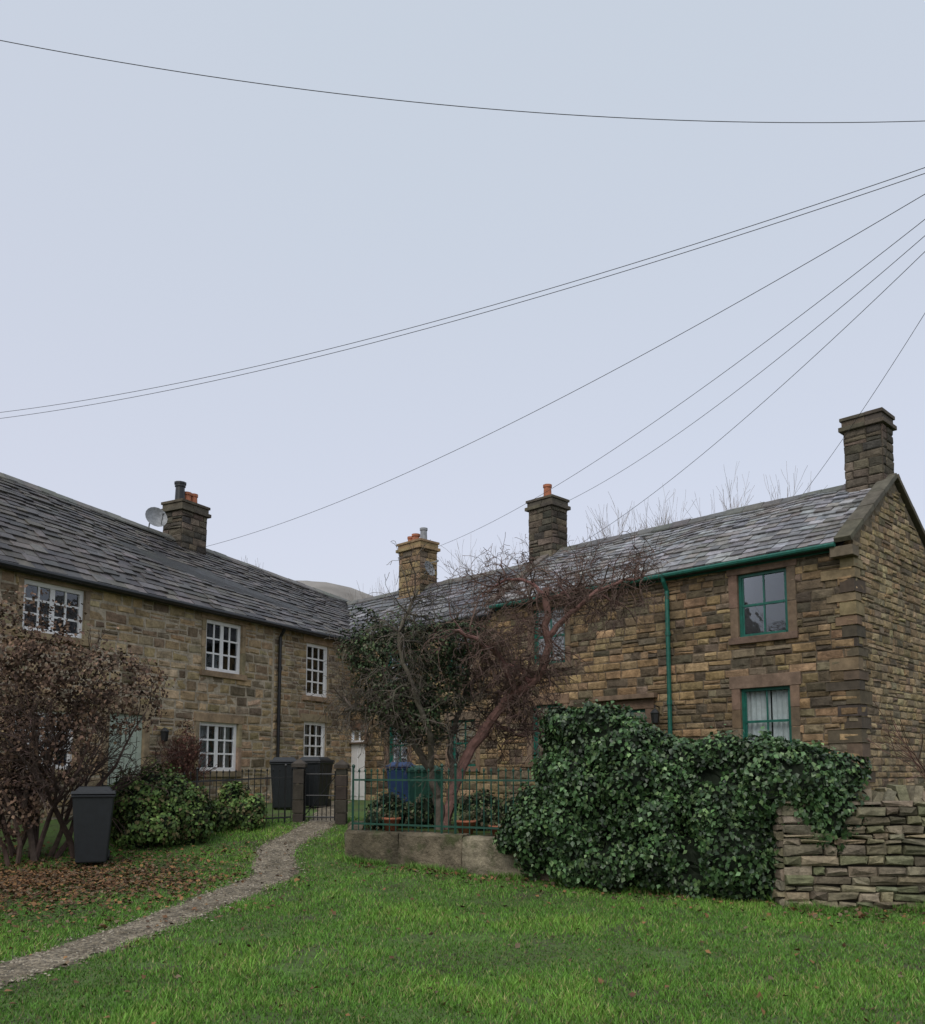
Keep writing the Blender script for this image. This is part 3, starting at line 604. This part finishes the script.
for k,(p,q) in enumerate(seglist(sw)):
    d=V(q)-V(p); Ls=d.length; d.normalize(); nf=V((d.y,-d.x)); F=Fr(p,d,nf); x=0
    zb=.1
    while x<Ls-.01:
        l=min(R.uniform(.7,1.25),Ls-x)
        if Ls-x-l<.3: l=Ls-x
        zt_=.77+R.uniform(-.03,.012); n_=R.uniform(-.02,.02); c=pick(PAL_S)
        vs=[];m_=7
        for iz,zz in enumerate((zb,(zb+zt_)/2,zt_-.04,zt_)):
            for i in range(m_+1):
                a=x+.008+(l-.016)*i/m_; e=.035 if iz==3 else 0
                e+=.02 if i in(0,m_) else 0
                vs.append(F.P(a+(R.uniform(-.008,.008) if 0<i<m_ else 0),n_+R.uniform(-.018,.018)-e,zz+(R.uniform(-.012,.012))))
        for i in range(m_+1): vs.append(F.P(x+.008+(l-.016)*i/m_,-.26,zt_+R.uniform(-.01,.01)))
        fs=[(r_*(m_+1)+i,r_*(m_+1)+i+1,(r_+1)*(m_+1)+i+1,(r_+1)*(m_+1)+i) for r_ in range(4) for i in range(m_)]
        k0=len(vs); vs+=[F.P(x+.008,-.26,zb),F.P(x+l-.008,-.26,zb)]
        fs+=[(0,m_+1,2*(m_+1),3*(m_+1),4*(m_+1),k0),(m_,k0+1,5*(m_+1)-1,4*(m_+1)-1,3*(m_+1)-1,2*(m_+1)-1)]
        b.add(vs,fs,c); x+=l
b.build('stone_slabs',M_slab,root)
b=MB(); pol=[(-1.9,16.9),(-1.65,13.95),(1,12.35),(3.8,10.9),(8,10.6),(20,9.95),(20,17),(9,17),(7,15.3),(5.9,16.2),(3.5,17.6)]
b.add([(x,y,.735) for x,y in pol],[tuple(range(len(pol)))],(.05,.045,.025)); b.build('garden_bed',mat_attr('garden_soil',.95,(3,.5,1.4),(20,.8,.03),.1,big=(1.2,.5,.6,(.05,.09,.02),.8)))
# ---------------------------------------------------------------- railings & gate
def railing(name,pts,zf,h,mat,sp=.11,finial=True):
    root=empty(name); b=MB()
    for (p,q) in seglist(pts):
        p,q=V(p),V(q); L_=(q-p).length; n=int(L_/sp); d=(q-p).normalized()
        for i in range(n+1):
            c=p+(q-p)*i/n; z=zf(c); post=(i%14==0); hh=h*(1.08 if post else 1)
            tube(b,[(c.x,c.y,z),(c.x,c.y,z+hh)],.018 if post else .0085,5)
            if finial and not post: lathe(b,(c.x,c.y,z+hh),[(.014,0),(.018,.015),(.0,.06)],4)
            if post: lathe(b,(c.x,c.y,z+hh),[(.02,0),(.028,.02),(.02,.04),(0,.05)],6)
        for hz in (.1,h-.12):
            a=zf(p)+hz; c=zf(q)+hz; s=V((-d.y,d.x))*.008; 
            b.box8([(p.x-s.x,p.y-s.y,a-.014),(q.x-s.x,q.y-s.y,c-.014),(q.x+s.x,q.y+s.y,c-.014),(p.x+s.x,p.y+s.y,a-.014),(p.x-s.x,p.y-s.y,a+.014),(q.x-s.x,q.y-s.y,c+.014),(q.x+s.x,q.y+s.y,c+.014),(p.x+s.x,p.y+s.y,a+.014)])
    b.build('bars',mat,root); return root
railing('iron_railings',[(-1.95,16.2),(-1.68,13.93)],lambda c:.76,.88,M_blk)
railing('iron_railings',[(-1.68,13.93),(-.1,12.95),(1.3,12.1)],lambda c:.76,.88,M_grn_iron)
railing('iron_railings',[(-6.2,15.6),(-3.15,16.7)],lambda c:gz(c.x,c.y,False),.95,M_blk)
def pier(x,y,h,w=.2):
    root=empty('gate_pier'); b=MB(); z=gz(x,y,False)-.05
    k=z
    while k<z+h-.12:
        hh=min(R.uniform(.2,.3),z+h-.1-k); wbox(b,x,y,k,w+R.uniform(-.01,.01),w+R.uniform(-.01,.01),hh-.008,jit((.06,.052,.042))); k+=hh
    wbox(b,x,y,z+h-.1,w+.06,w+.06,.07,(.07,.06,.05)); 
    F=Fr((x,y),(1,0),(0,1)); P=F.P; e=w/2+.03
    b.add([P(-e,-e,z+h-.03),P(e,-e,z+h-.03),P(e,e,z+h-.03),P(-e,e,z+h-.03),P(0,0,z+h+.07)],[(0,1,4),(1,2,4),(2,3,4),(3,0,4)],(.07,.06,.05))
    b.build('pier_stones',M_dress,root,bevel=.01)
pier(-3.02,16.75,1.15); pier(-2.2,16.5,1.15)
root=empty('garden_gate'); b=MB(); gp,gq=V((-2.9,16.72)),V((-2.32,16.54)); zg=gz(-2.6,16.6,False)+.05
for i in range(8):
    c=gp+(gq-gp)*i/7; hh=.9+.12*math.sin(math.pi*i/7); tube(b,[(c.x,c.y,zg),(c.x,c.y,zg+hh)],.018 if i in(0,7) else .009,5)
for hz in (.06,.45,.84): tube(b,[(gp.x,gp.y,zg+hz),(gq.x,gq.y,zg+hz)],.014,5)
tube(b,[(gp.x,gp.y,zg+.08),(gq.x,gq.y,zg+.8)],.01,5); b.build('gate_bars',M_blk,root)
# ---------------------------------------------------------------- wheelie bins
def wheelie(x,y,z,rot,mat,h=1.07,lid=None):
    root=empty('wheelie_bin'); b=MB(); F=Fr((x,y),(math.cos(rot),math.sin(rot)),(math.sin(rot),-math.cos(rot))); P=F.P
    def fr(w0,d0,z0,w1,d1,z1,off0=0,off1=0): b.box8([P(-w0,-d0+off0,z0),P(w0,-d0+off0,z0),P(w0,d0+off0,z0),P(-w0,d0+off0,z0),P(-w1,-d1+off1,z1),P(w1,-d1+off1,z1),P(w1,d1+off1,z1),P(-w1,d1+off1,z1)])
    fr(.21,.23,z+.05,.28,.33,z+h*.88); fr(.30,.35,z+h*.86,.30,.35,z+h*.90)
    b.build('body',mat,root,bevel=.02); b=MB()
    fr(.305,.37,z+h*.905,.29,.36,z+h*.945,0,0); fr(.25,.3,z+h*.945,.2,.24,z+h*1.0)
    tube(b,[P(-.24,-.4,z+h*.9),P(.24,-.4,z+h*.9)],.018,8)
    for s in (-.22,.22): tube(b,[P(s,-.34,z+h*.9),P(s,-.4,z+h*.9)],.018,6)
    b.build('lid_and_handle',mat,root,bevel=.012); b=MB()
    for s in (-.22,.19): tube(b,[P(s,-.25,z+.1),P(s+.05,-.25,z+.1)],.1,16)
    tube(b,[P(-.2,-.25,z+.1),P(.2,-.25,z+.1)],.015,6)
    b.build('wheels',M_blk,root)
wheelie(-5.42,13.35,gz(-5.42,13.35,False),.35,M_bin,1.14)
wheelie(-3.75,19.0,.86,.2,M_bin,1.1); wheelie(-3.2,19.6,.88,-.3,M_bin,1.1)
wheelie(-1.25,18.3,.8,.1,M_blue,1.05); wheelie(-.75,17.8,.78,.3,M_grn_iron,1.0)
def pot(x,y,z,r,h,mat=M_terra):
    root=empty('plant_pot'); b=MB(); lathe(b,(x,y,z),[(0,0),(r*.65,0),(r*.92,h*.82),(r*1.05,h*.82),(r*1.05,h),(r*.9,h),(r*.88,h*.85),(0,h*.85)],18); b.build('pot_body',mat,root,True)
    foliage('potted_leaves',[(x,y,z+h+r*.3,r*.8,r*.8,r*.6)],180,(.03,.06),[(.07,.09,.04),(.10,.10,.05)],parent=root,ground=False,core=None)
pot(.05,13.25,.74,.15,.2); pot(.55,13.0,.74,.17,.14); pot(-4.35,17.9,.82,.2,.4); pot(-1.1,14.1,.74,.14,.2)
# ---------------------------------------------------------------- trees
def grow(b,p,d,L,r,lev,P_):
    n=max(3,int(4-lev*.3)); pts=[p.copy()]; rad=[r]; dd=d.copy(); step=L/n; r1=max(P_['minr'],r*P_.get('tap',.55))
    for i in range(n):
        dd=(dd+V((R.gauss(0,1),R.gauss(0,1),R.gauss(0,1)))*P_['wig']+V((0,0,P_['droop'][min(lev,len(P_['droop'])-1)]))).normalized()
        p=p+dd*step; pts.append(p.copy()); rad.append(r+(r1-r)*(i+1)/n)
    tube(b,pts,rad,6 if lev==0 else (5 if lev==1 else 3),jit(P_['col'],.25),cap=False)
    if lev>=P_['maxlev']: return
    k=P_['nchild'][min(lev,len(P_['nchild'])-1)]
    for i in range(k):
        t=R.uniform(.25,1) if i<k-1 else 1.0; f=t*n; a=min(int(f),n-1); q=pts[a].lerp(pts[a+1],f-a)
        ax=(pts[a+1]-pts[a]).normalized(); side=V((R.gauss(0,1),R.gauss(0,1),R.gauss(0,1)));side=(side-ax*side.dot(ax)).normalized()
        sp=P_['spread']*R.uniform(.6,1.3)*(.4 if i==k-1 else 1); nd=(ax*math.cos(sp)+side*math.sin(sp)).normalized()
        grow(b,q,nd,L*R.uniform(.5,.82)*P_.get('ls',1),max(P_['minr'],rad[a]*R.uniform(.45,.7)),lev+1,P_)
root=empty('distant_trees'); tm=[]
for v in range(3):
    b=MB(); grow(b,V((0,0,0)),V((0,0,1)),4.0,.13,0,dict(maxlev=5,nchild=[7,5,5,4,3],spread=.5,droop=[.05,.08,.09,.07,.06],wig=.11,minr=.006,col=(.24,.205,.185),ls=.98))  # twig colour made paler to paint in distance haze
    me=bpy.data.meshes.new('bare_tree'); me.from_pydata(b.v,[],b.f); a=me.color_attributes.new('Col','FLOAT_COLOR','POINT'); arr=np.ones((len(b.v),4),dtype=np.float32); arr[:,:3]=np.array(b.c); a.data.foreach_set('color',arr.ravel()); me.materials.append(M_bark)
    zs_=np.sort([q[2] for q in b.v]); tm.append((me,float(zs_[int(len(zs_)*.999)])))
for (px,Yd,top,ws) in [(258,46,13.2,.8),(303,60,13.9,.8),(345,58,13.6,.7),(380,52,12.8,.7),(488,46,13.3,.7),(520,44,14.1,.75),(546,48,14.4,.7),(594,44,14.8,.75),(616,50,14.6,.7),(648,44,15.5,.65),(674,46,16.4,.65),(764,46,17.6,.62)]:
    me,hh=tm[R.randrange(3)]; o=bpy.data.objects.new('bare_tree',me); s=(top-.9)/hh; o.location=((px-462)/900*Yd*1.02,Yd,.8); o.scale=(s*ws,s*ws,s); o.rotation_euler=(0,0,R.uniform(0,6.28)); link(o,root)
# apple tree in the front garden
TX=lambda px:(px-462)*.0160; TZ=lambda py:.735+(830-py)*.0160; TY=14.4
root=empty('apple_tree'); b=MB()
BR=(.20,.105,.09); BG=(.11,.095,.075)
limbs=[([(440,832,0),(438,800,.0),(428,768,-.05),(408,738,-.2),(378,716,-.3),(348,712,-.4)],.10,.025,BG),
([(443,828,.05),(452,795,.1),(468,755,.1),(492,720,.0),(515,694,-.1),(538,680,-.2),(546,640,-.3),(545,592,-.3)],.10,.055,BR),
([(455,790,.1),(450,745,.3),(462,700,.4),(468,655,.3),(455,610,.4)],.06,.02,BG),
([(430,772,-.05),(428,730,-.5),(412,690,-.7),(402,640,-.8),(420,600,-.7)],.06,.02,BG),
([(515,694,-.1),(500,664,-.4),(480,650,-.7),(455,640,-.9)],.06,.026,BR),
([(530,686,-.2),(520,668,.2),(497,662,.5),(478,672,.8)],.055,.02,BR),
([(546,640,-.3),(575,612,-.4),(608,590,-.5),(640,584,-.6)],.055,.02,BR),
([(545,605,-.3),(570,590,.1),(600,586,.4),(628,600,.6)],.04,.015,BR),
([(545,600,-.3),(528,582,-.1),(505,578,.2),(482,590,.4)],.04,.015,BR),
([(408,738,-.2),(385,700,.2),(365,665,.3),(360,635,.2)],.045,.018,BG),
([(492,720,0),(520,735,.3),(545,715,.5)],.03,.012,BR),
([(468,755,.1),(486,735,.5),(500,700,.8),(520,650,.9)],.04,.015,BR)]
for (pp,r0,r1,col) in limbs:
    cp=catm([(TX(a),TY+y,TZ(c)) for a,c,y in pp],5); n=len(cp)
    cp=[V(c)+V((R.gauss(0,.014),R.gauss(0,.014),R.gauss(0,.014))) for c in cp]
    tube(b,cp,[(r0+(r1-r0)*(i/(n-1))**.7) for i in range(n)],8,jit(col))
    start=.5 if r0>.08 else .3
    cnt=int(n*1.8)
    for i in range(cnt):
        t=R.uniform(start,1); k=min(int(t*(n-1)),n-2); q=cp[k]
        d=V((R.gauss(0,1),R.gauss(0,1),R.gauss(.3,.6))).normalized()
        grow(b,q,d,R.uniform(.3,.6),R.uniform(.009,.018),1,dict(maxlev=4,nchild=[3,4,3,2],spread=.9,droop=[0,-.02,-.10,-.14,-.1],wig=.3,minr=.004,col=(.12,.08,.065) if col==BR else (.105,.09,.072),ls=.9))
b.build('trunk_and_branches',M_bark,root)
foliage('ivy_growth',[(TX(395),TY,TZ(665),.62,.6,.72),(TX(435),TY-.2,TZ(650),.5,.5,.5),(TX(370),TY,TZ(645),.45,.4,.5),(TX(400),TY-.1,TZ(705),.6,.5,.42),(TX(440),TY-.1,TZ(690),.4,.4,.5),(TX(465),TY+.1,TZ(640),.4,.4,.35),(TX(420),TY-.15,TZ(725),.4,.4,.35)],15000,(.03,.06),[(.05,.085,.035),(.04,.07,.03),(.075,.10,.045),(.035,.05,.025),(.09,.085,.055)],core=None,nz=.6,inside=.35,parent=root,nsc=3,clump=2)
# ---------------------------------------------------------------- ivy hedge
iv=[]
def hl(t): return V((1.0+3.55*t,12.05-1.6*t,0))
tt=[0,.1,.22,.3,.4,.5,.6,.8,1]; tz=[2.0,2.48,2.48,2.3,2.1,2.0,2.1,1.95,1.75]
for i in range(46):
    t=R.uniform(0.02,.9); c=hl(t); top=np.interp(t,tt,tz)
    rr=R.uniform(.24,.38); z=R.uniform(.3,top-rr*.9)
    if t>.7: z=max(z,.85)
    if t<.1: z=min(z,1.2)
    iv.append((c.x,c.y+R.uniform(-.25,.05)-.1,z,rr*1.25,rr,rr*1.15))
for t in np.linspace(.14,.92,12):
    c=hl(t); top=np.interp(t,tt,tz)+R.uniform(-.06,.06); rr=.31; iv.append((c.x,c.y-.1+R.uniform(-.08,.08),top-rr,rr*1.2,rr,rr)); iv.append((c.x,c.y-.14,top-rr*2.2,.36,.34,.4))
    if t<.72: iv.append((c.x,c.y-.14,.55,.38,.38,.45))
for (x_,z_,r_) in [(1.35,2.25,.22),(1.25,1.98,.22),(1.3,1.6,.3),(1.05,1.2,.28),(.85,.95,.25),(1.0,.65,.3),(.65,.72,.17)]: iv.append((x_,12.15-.45*(x_-1)-.15,z_,r_*1.15,r_,r_))
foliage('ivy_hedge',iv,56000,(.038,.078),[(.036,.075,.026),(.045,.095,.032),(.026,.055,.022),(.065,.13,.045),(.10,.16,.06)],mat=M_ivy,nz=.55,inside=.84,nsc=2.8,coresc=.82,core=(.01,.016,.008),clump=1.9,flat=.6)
# ---------------------------------------------------------------- shrubs on the left
root=empty('brown_shrub'); b=MB()
for i in range(14):
    a=R.uniform(0,6.28); p=V((-6.55+R.gauss(0,.3),13.7+R.gauss(0,.2),.2)); d=V((math.cos(a)*.33+.05,math.sin(a)*.22,1)).normalized()
    grow(b,p,d,R.uniform(1.5,1.95),R.uniform(.03,.055),0,dict(maxlev=4,nchild=[5,5,4,3],spread=.55,droop=[.02,.05,0,-.05,-.08],wig=.2,minr=.0045,col=(.085,.06,.05),ls=.76))
b.build('stems',M_bark,root)
foliage('dead_foliage',[(-7.0,13.8,3.5,.95,.7,.85),(-6.2,13.7,3.15,.95,.7,.75),(-5.4,13.7,2.75,.75,.6,.6),(-7.2,13.6,2.2,.7,.6,.9),(-6.3,13.5,2.1,.85,.5,.7),(-6.6,13.4,1.2,.6,.4,.6)],10500,(.035,.075),[(.115,.07,.05),(.15,.095,.065),(.08,.052,.04),(.18,.12,.08)],core=None,mat=M_dull,nz=.8,inside=.15,parent=root,nsc=1.8,clump=1.2)
def shrub(name,bl,n,pal,size=(.04,.08)):
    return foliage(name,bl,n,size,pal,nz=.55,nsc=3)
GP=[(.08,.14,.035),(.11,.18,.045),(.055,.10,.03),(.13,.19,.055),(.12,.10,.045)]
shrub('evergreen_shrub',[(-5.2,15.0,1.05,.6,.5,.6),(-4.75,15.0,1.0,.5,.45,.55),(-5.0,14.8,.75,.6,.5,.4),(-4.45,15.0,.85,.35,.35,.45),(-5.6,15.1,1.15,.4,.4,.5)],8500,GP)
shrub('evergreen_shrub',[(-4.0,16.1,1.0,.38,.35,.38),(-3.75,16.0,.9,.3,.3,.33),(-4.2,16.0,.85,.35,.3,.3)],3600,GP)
root=empty('climbing_shrub'); b=MB()
for i in range(10):
    q=FL.P(4.4+R.gauss(0,.1),.15+R.uniform(0,.15),.8); grow(b,q,V((R.gauss(0,.1),R.gauss(0,.08),1)).normalized(),.95,.018,0,dict(maxlev=3,nchild=[6,5,3],spread=.5,droop=[.06,.03,0,-.03],wig=.18,minr=.005,col=(.12,.06,.05),ls=.75))
b.build('stems',M_bark,root)
foliage('dead_foliage',[tuple(FL.P(4.4,.3,2.0))+(.3,.3,.8)],900,(.03,.06),[(.13,.06,.045),(.09,.05,.035)],core=None,mat=M_dull,nz=.5,inside=.1,parent=root)
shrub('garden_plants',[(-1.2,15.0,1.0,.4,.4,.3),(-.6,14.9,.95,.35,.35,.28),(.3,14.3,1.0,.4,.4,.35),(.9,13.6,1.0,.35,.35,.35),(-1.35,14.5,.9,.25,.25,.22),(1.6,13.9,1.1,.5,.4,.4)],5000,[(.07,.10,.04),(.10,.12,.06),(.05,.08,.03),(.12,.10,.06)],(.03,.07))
root=empty('bare_shrub'); b=MB()
for i in range(10):
    p=V((7.6+R.gauss(0,.2),14.0+R.gauss(0,.2),.75)); a=R.uniform(0,6.28)
    grow(b,p,V((math.cos(a)*.35,math.sin(a)*.35,1)).normalized(),1.0,.018,0,dict(maxlev=2,nchild=[3,3],spread=.5,droop=[0,0,0],wig=.15,minr=.006,col=(.13,.08,.06)))
b.build('stems',M_bark,root)
# ---------------------------------------------------------------- telegraph poles and cables
def pole(x,y,h):
    root=empty('telegraph_pole'); b=MB(); z=gz(x,y,False)-.1
    tube(b,[(x,y,z),(x,y,z+h*.5),(x,y,z+h)],[.15,.125,.1],12,(.2,.15,.1)); wbox(b,x,y,z+h-.5,1.0,.1,.1); wbox(b,x,y,z+h-.9,.7,.1,.1); b.build('post',M_wood,root)
    b=MB(); 
    for s in (-.42,-.2,.2,.42): lathe(b,(x+s,y,z+h-.4),[(.02,0),(.04,.03),(.03,.06),(.045,.09),(0,.13)],8)
    b.build('insulators',M_lead,root)
pole(6.08,9.3,8.85); pole(-6.6,8.2,9.5); pole(-14.3,20.2,9.9)
def cable(p,q,sag,r=.0045):
    p,q=V(p),V(q); cu=bpy.data.curves.new('overhead_cable','CURVE'); cu.dimensions='3D'; cu.bevel_depth=r; cu.bevel_resolution=1; s=cu.splines.new('POLY'); n=48; s.points.add(n)
    for i in range(n+1):
        t=i/n; w=p.lerp(q,t); w.z-=4*sag*t*(1-t); s.points[i].co=(*w,1)
    cu.materials.append(M_cab); link(bpy.data.objects.new('overhead_cable',cu))
cable((6.1,9.3,8.87),(-6.6,8.2,9.3),.50,.004)
cable((5.9,9.3,8.56),(-14.3,20.2,9.72),.75); cable((6.2,9.3,8.6),(-14.1,20.2,9.55),.72)
P=FL.P; cable((5.9,9.2,8.42),P(7.3,-HL+.4,7.6),.55)
P=FR.P; cable((6.0,9.35,8.42),P(13.3,-HL+.2,8.4),.5); cable((6.1,9.35,8.40),P(8.7,-HL+.3,8.6),.42); cable((6.2,9.35,8.42),P(8.2,-HL+.2,7.4),.38); cable((6.25,9.4,8.5),P(2.1,-HL,7.45),.16)
# ---------------------------------------------------------------- sky, sun, camera
wd=bpy.data.worlds.new('World'); S.world=wd; wd.use_nodes=True; nt=wd.node_tree; N=nt.nodes; L=nt.links; bg=N['Background']
EL,AZ=math.radians(50),math.radians(205)
sk=N.new('ShaderNodeTexSky'); sk.sky_type='NISHITA'; sk.sun_disc=False; sk.sun_elevation=EL; sk.sun_rotation=AZ; sk.dust_density=3
L.new(sk.outputs[0],bg.inputs[0]); bg.inputs[1].default_value=.05
bg2=N.new('ShaderNodeBackground'); tc=N.new('ShaderNodeTexCoord'); sx=N.new('ShaderNodeSeparateXYZ'); L.new(tc.outputs['Generated'],sx.inputs[0])
n1=N.new('ShaderNodeTexNoise'); n1.inputs['Scale'].default_value=1.3; n1.inputs['Detail'].default_value=4; n1.inputs['Roughness'].default_value=.45; L.new(tc.outputs['Generated'],n1.inputs['Vector'])
ma=N.new('ShaderNodeMath'); ma.operation='MULTIPLY_ADD'; ma.inputs[1].default_value=.35; L.new(n1.outputs['Fac'],ma.inputs[0]); L.new(sx.outputs['Z'],ma.inputs[2])
rp=N.new('ShaderNodeValToRGB'); e=rp.color_ramp.elements; e[0].position=.1; e[0].color=(.55,.53,.565,1); e[1].position=.85; e[1].color=(.53,.57,.62,1); x=e.new(.45); x.color=(.56,.56,.62,1)
L.new(ma.outputs[0],rp.inputs[0]); L.new(rp.outputs[0],bg2.inputs[0]); bg2.inputs[1].default_value=1.0
ads=N.new('ShaderNodeAddShader'); L.new(bg.outputs[0],ads.inputs[0]); L.new(bg2.outputs[0],ads.inputs[1]); L.new(ads.outputs[0],N['World Output'].inputs[0])
sun=bpy.data.lights.new('sun','SUN'); sun.energy=1.4; sun.angle=math.radians(35); sun.color=(1,.97,.92); so=bpy.data.objects.new('sun',sun); COL.objects.link(so)
sd=V((math.sin(AZ)*math.cos(EL),math.cos(AZ)*math.cos(EL),math.sin(EL))); so.rotation_euler=sd.to_track_quat('Z','Y').to_euler(); so.location=sd*60
cam=bpy.data.cameras.new('camera'); co=bpy.data.objects.new('camera',cam); COL.objects.link(co); S.camera=co
co.location=(0,0,1.6); co.rotation_euler=(math.radians(96),0,0); cam.sensor_fit='HORIZONTAL'; cam.sensor_width=36; cam.lens=900*36/925; cam.shift_y=168/925; cam.clip_end=2000; cam.clip_start=.05
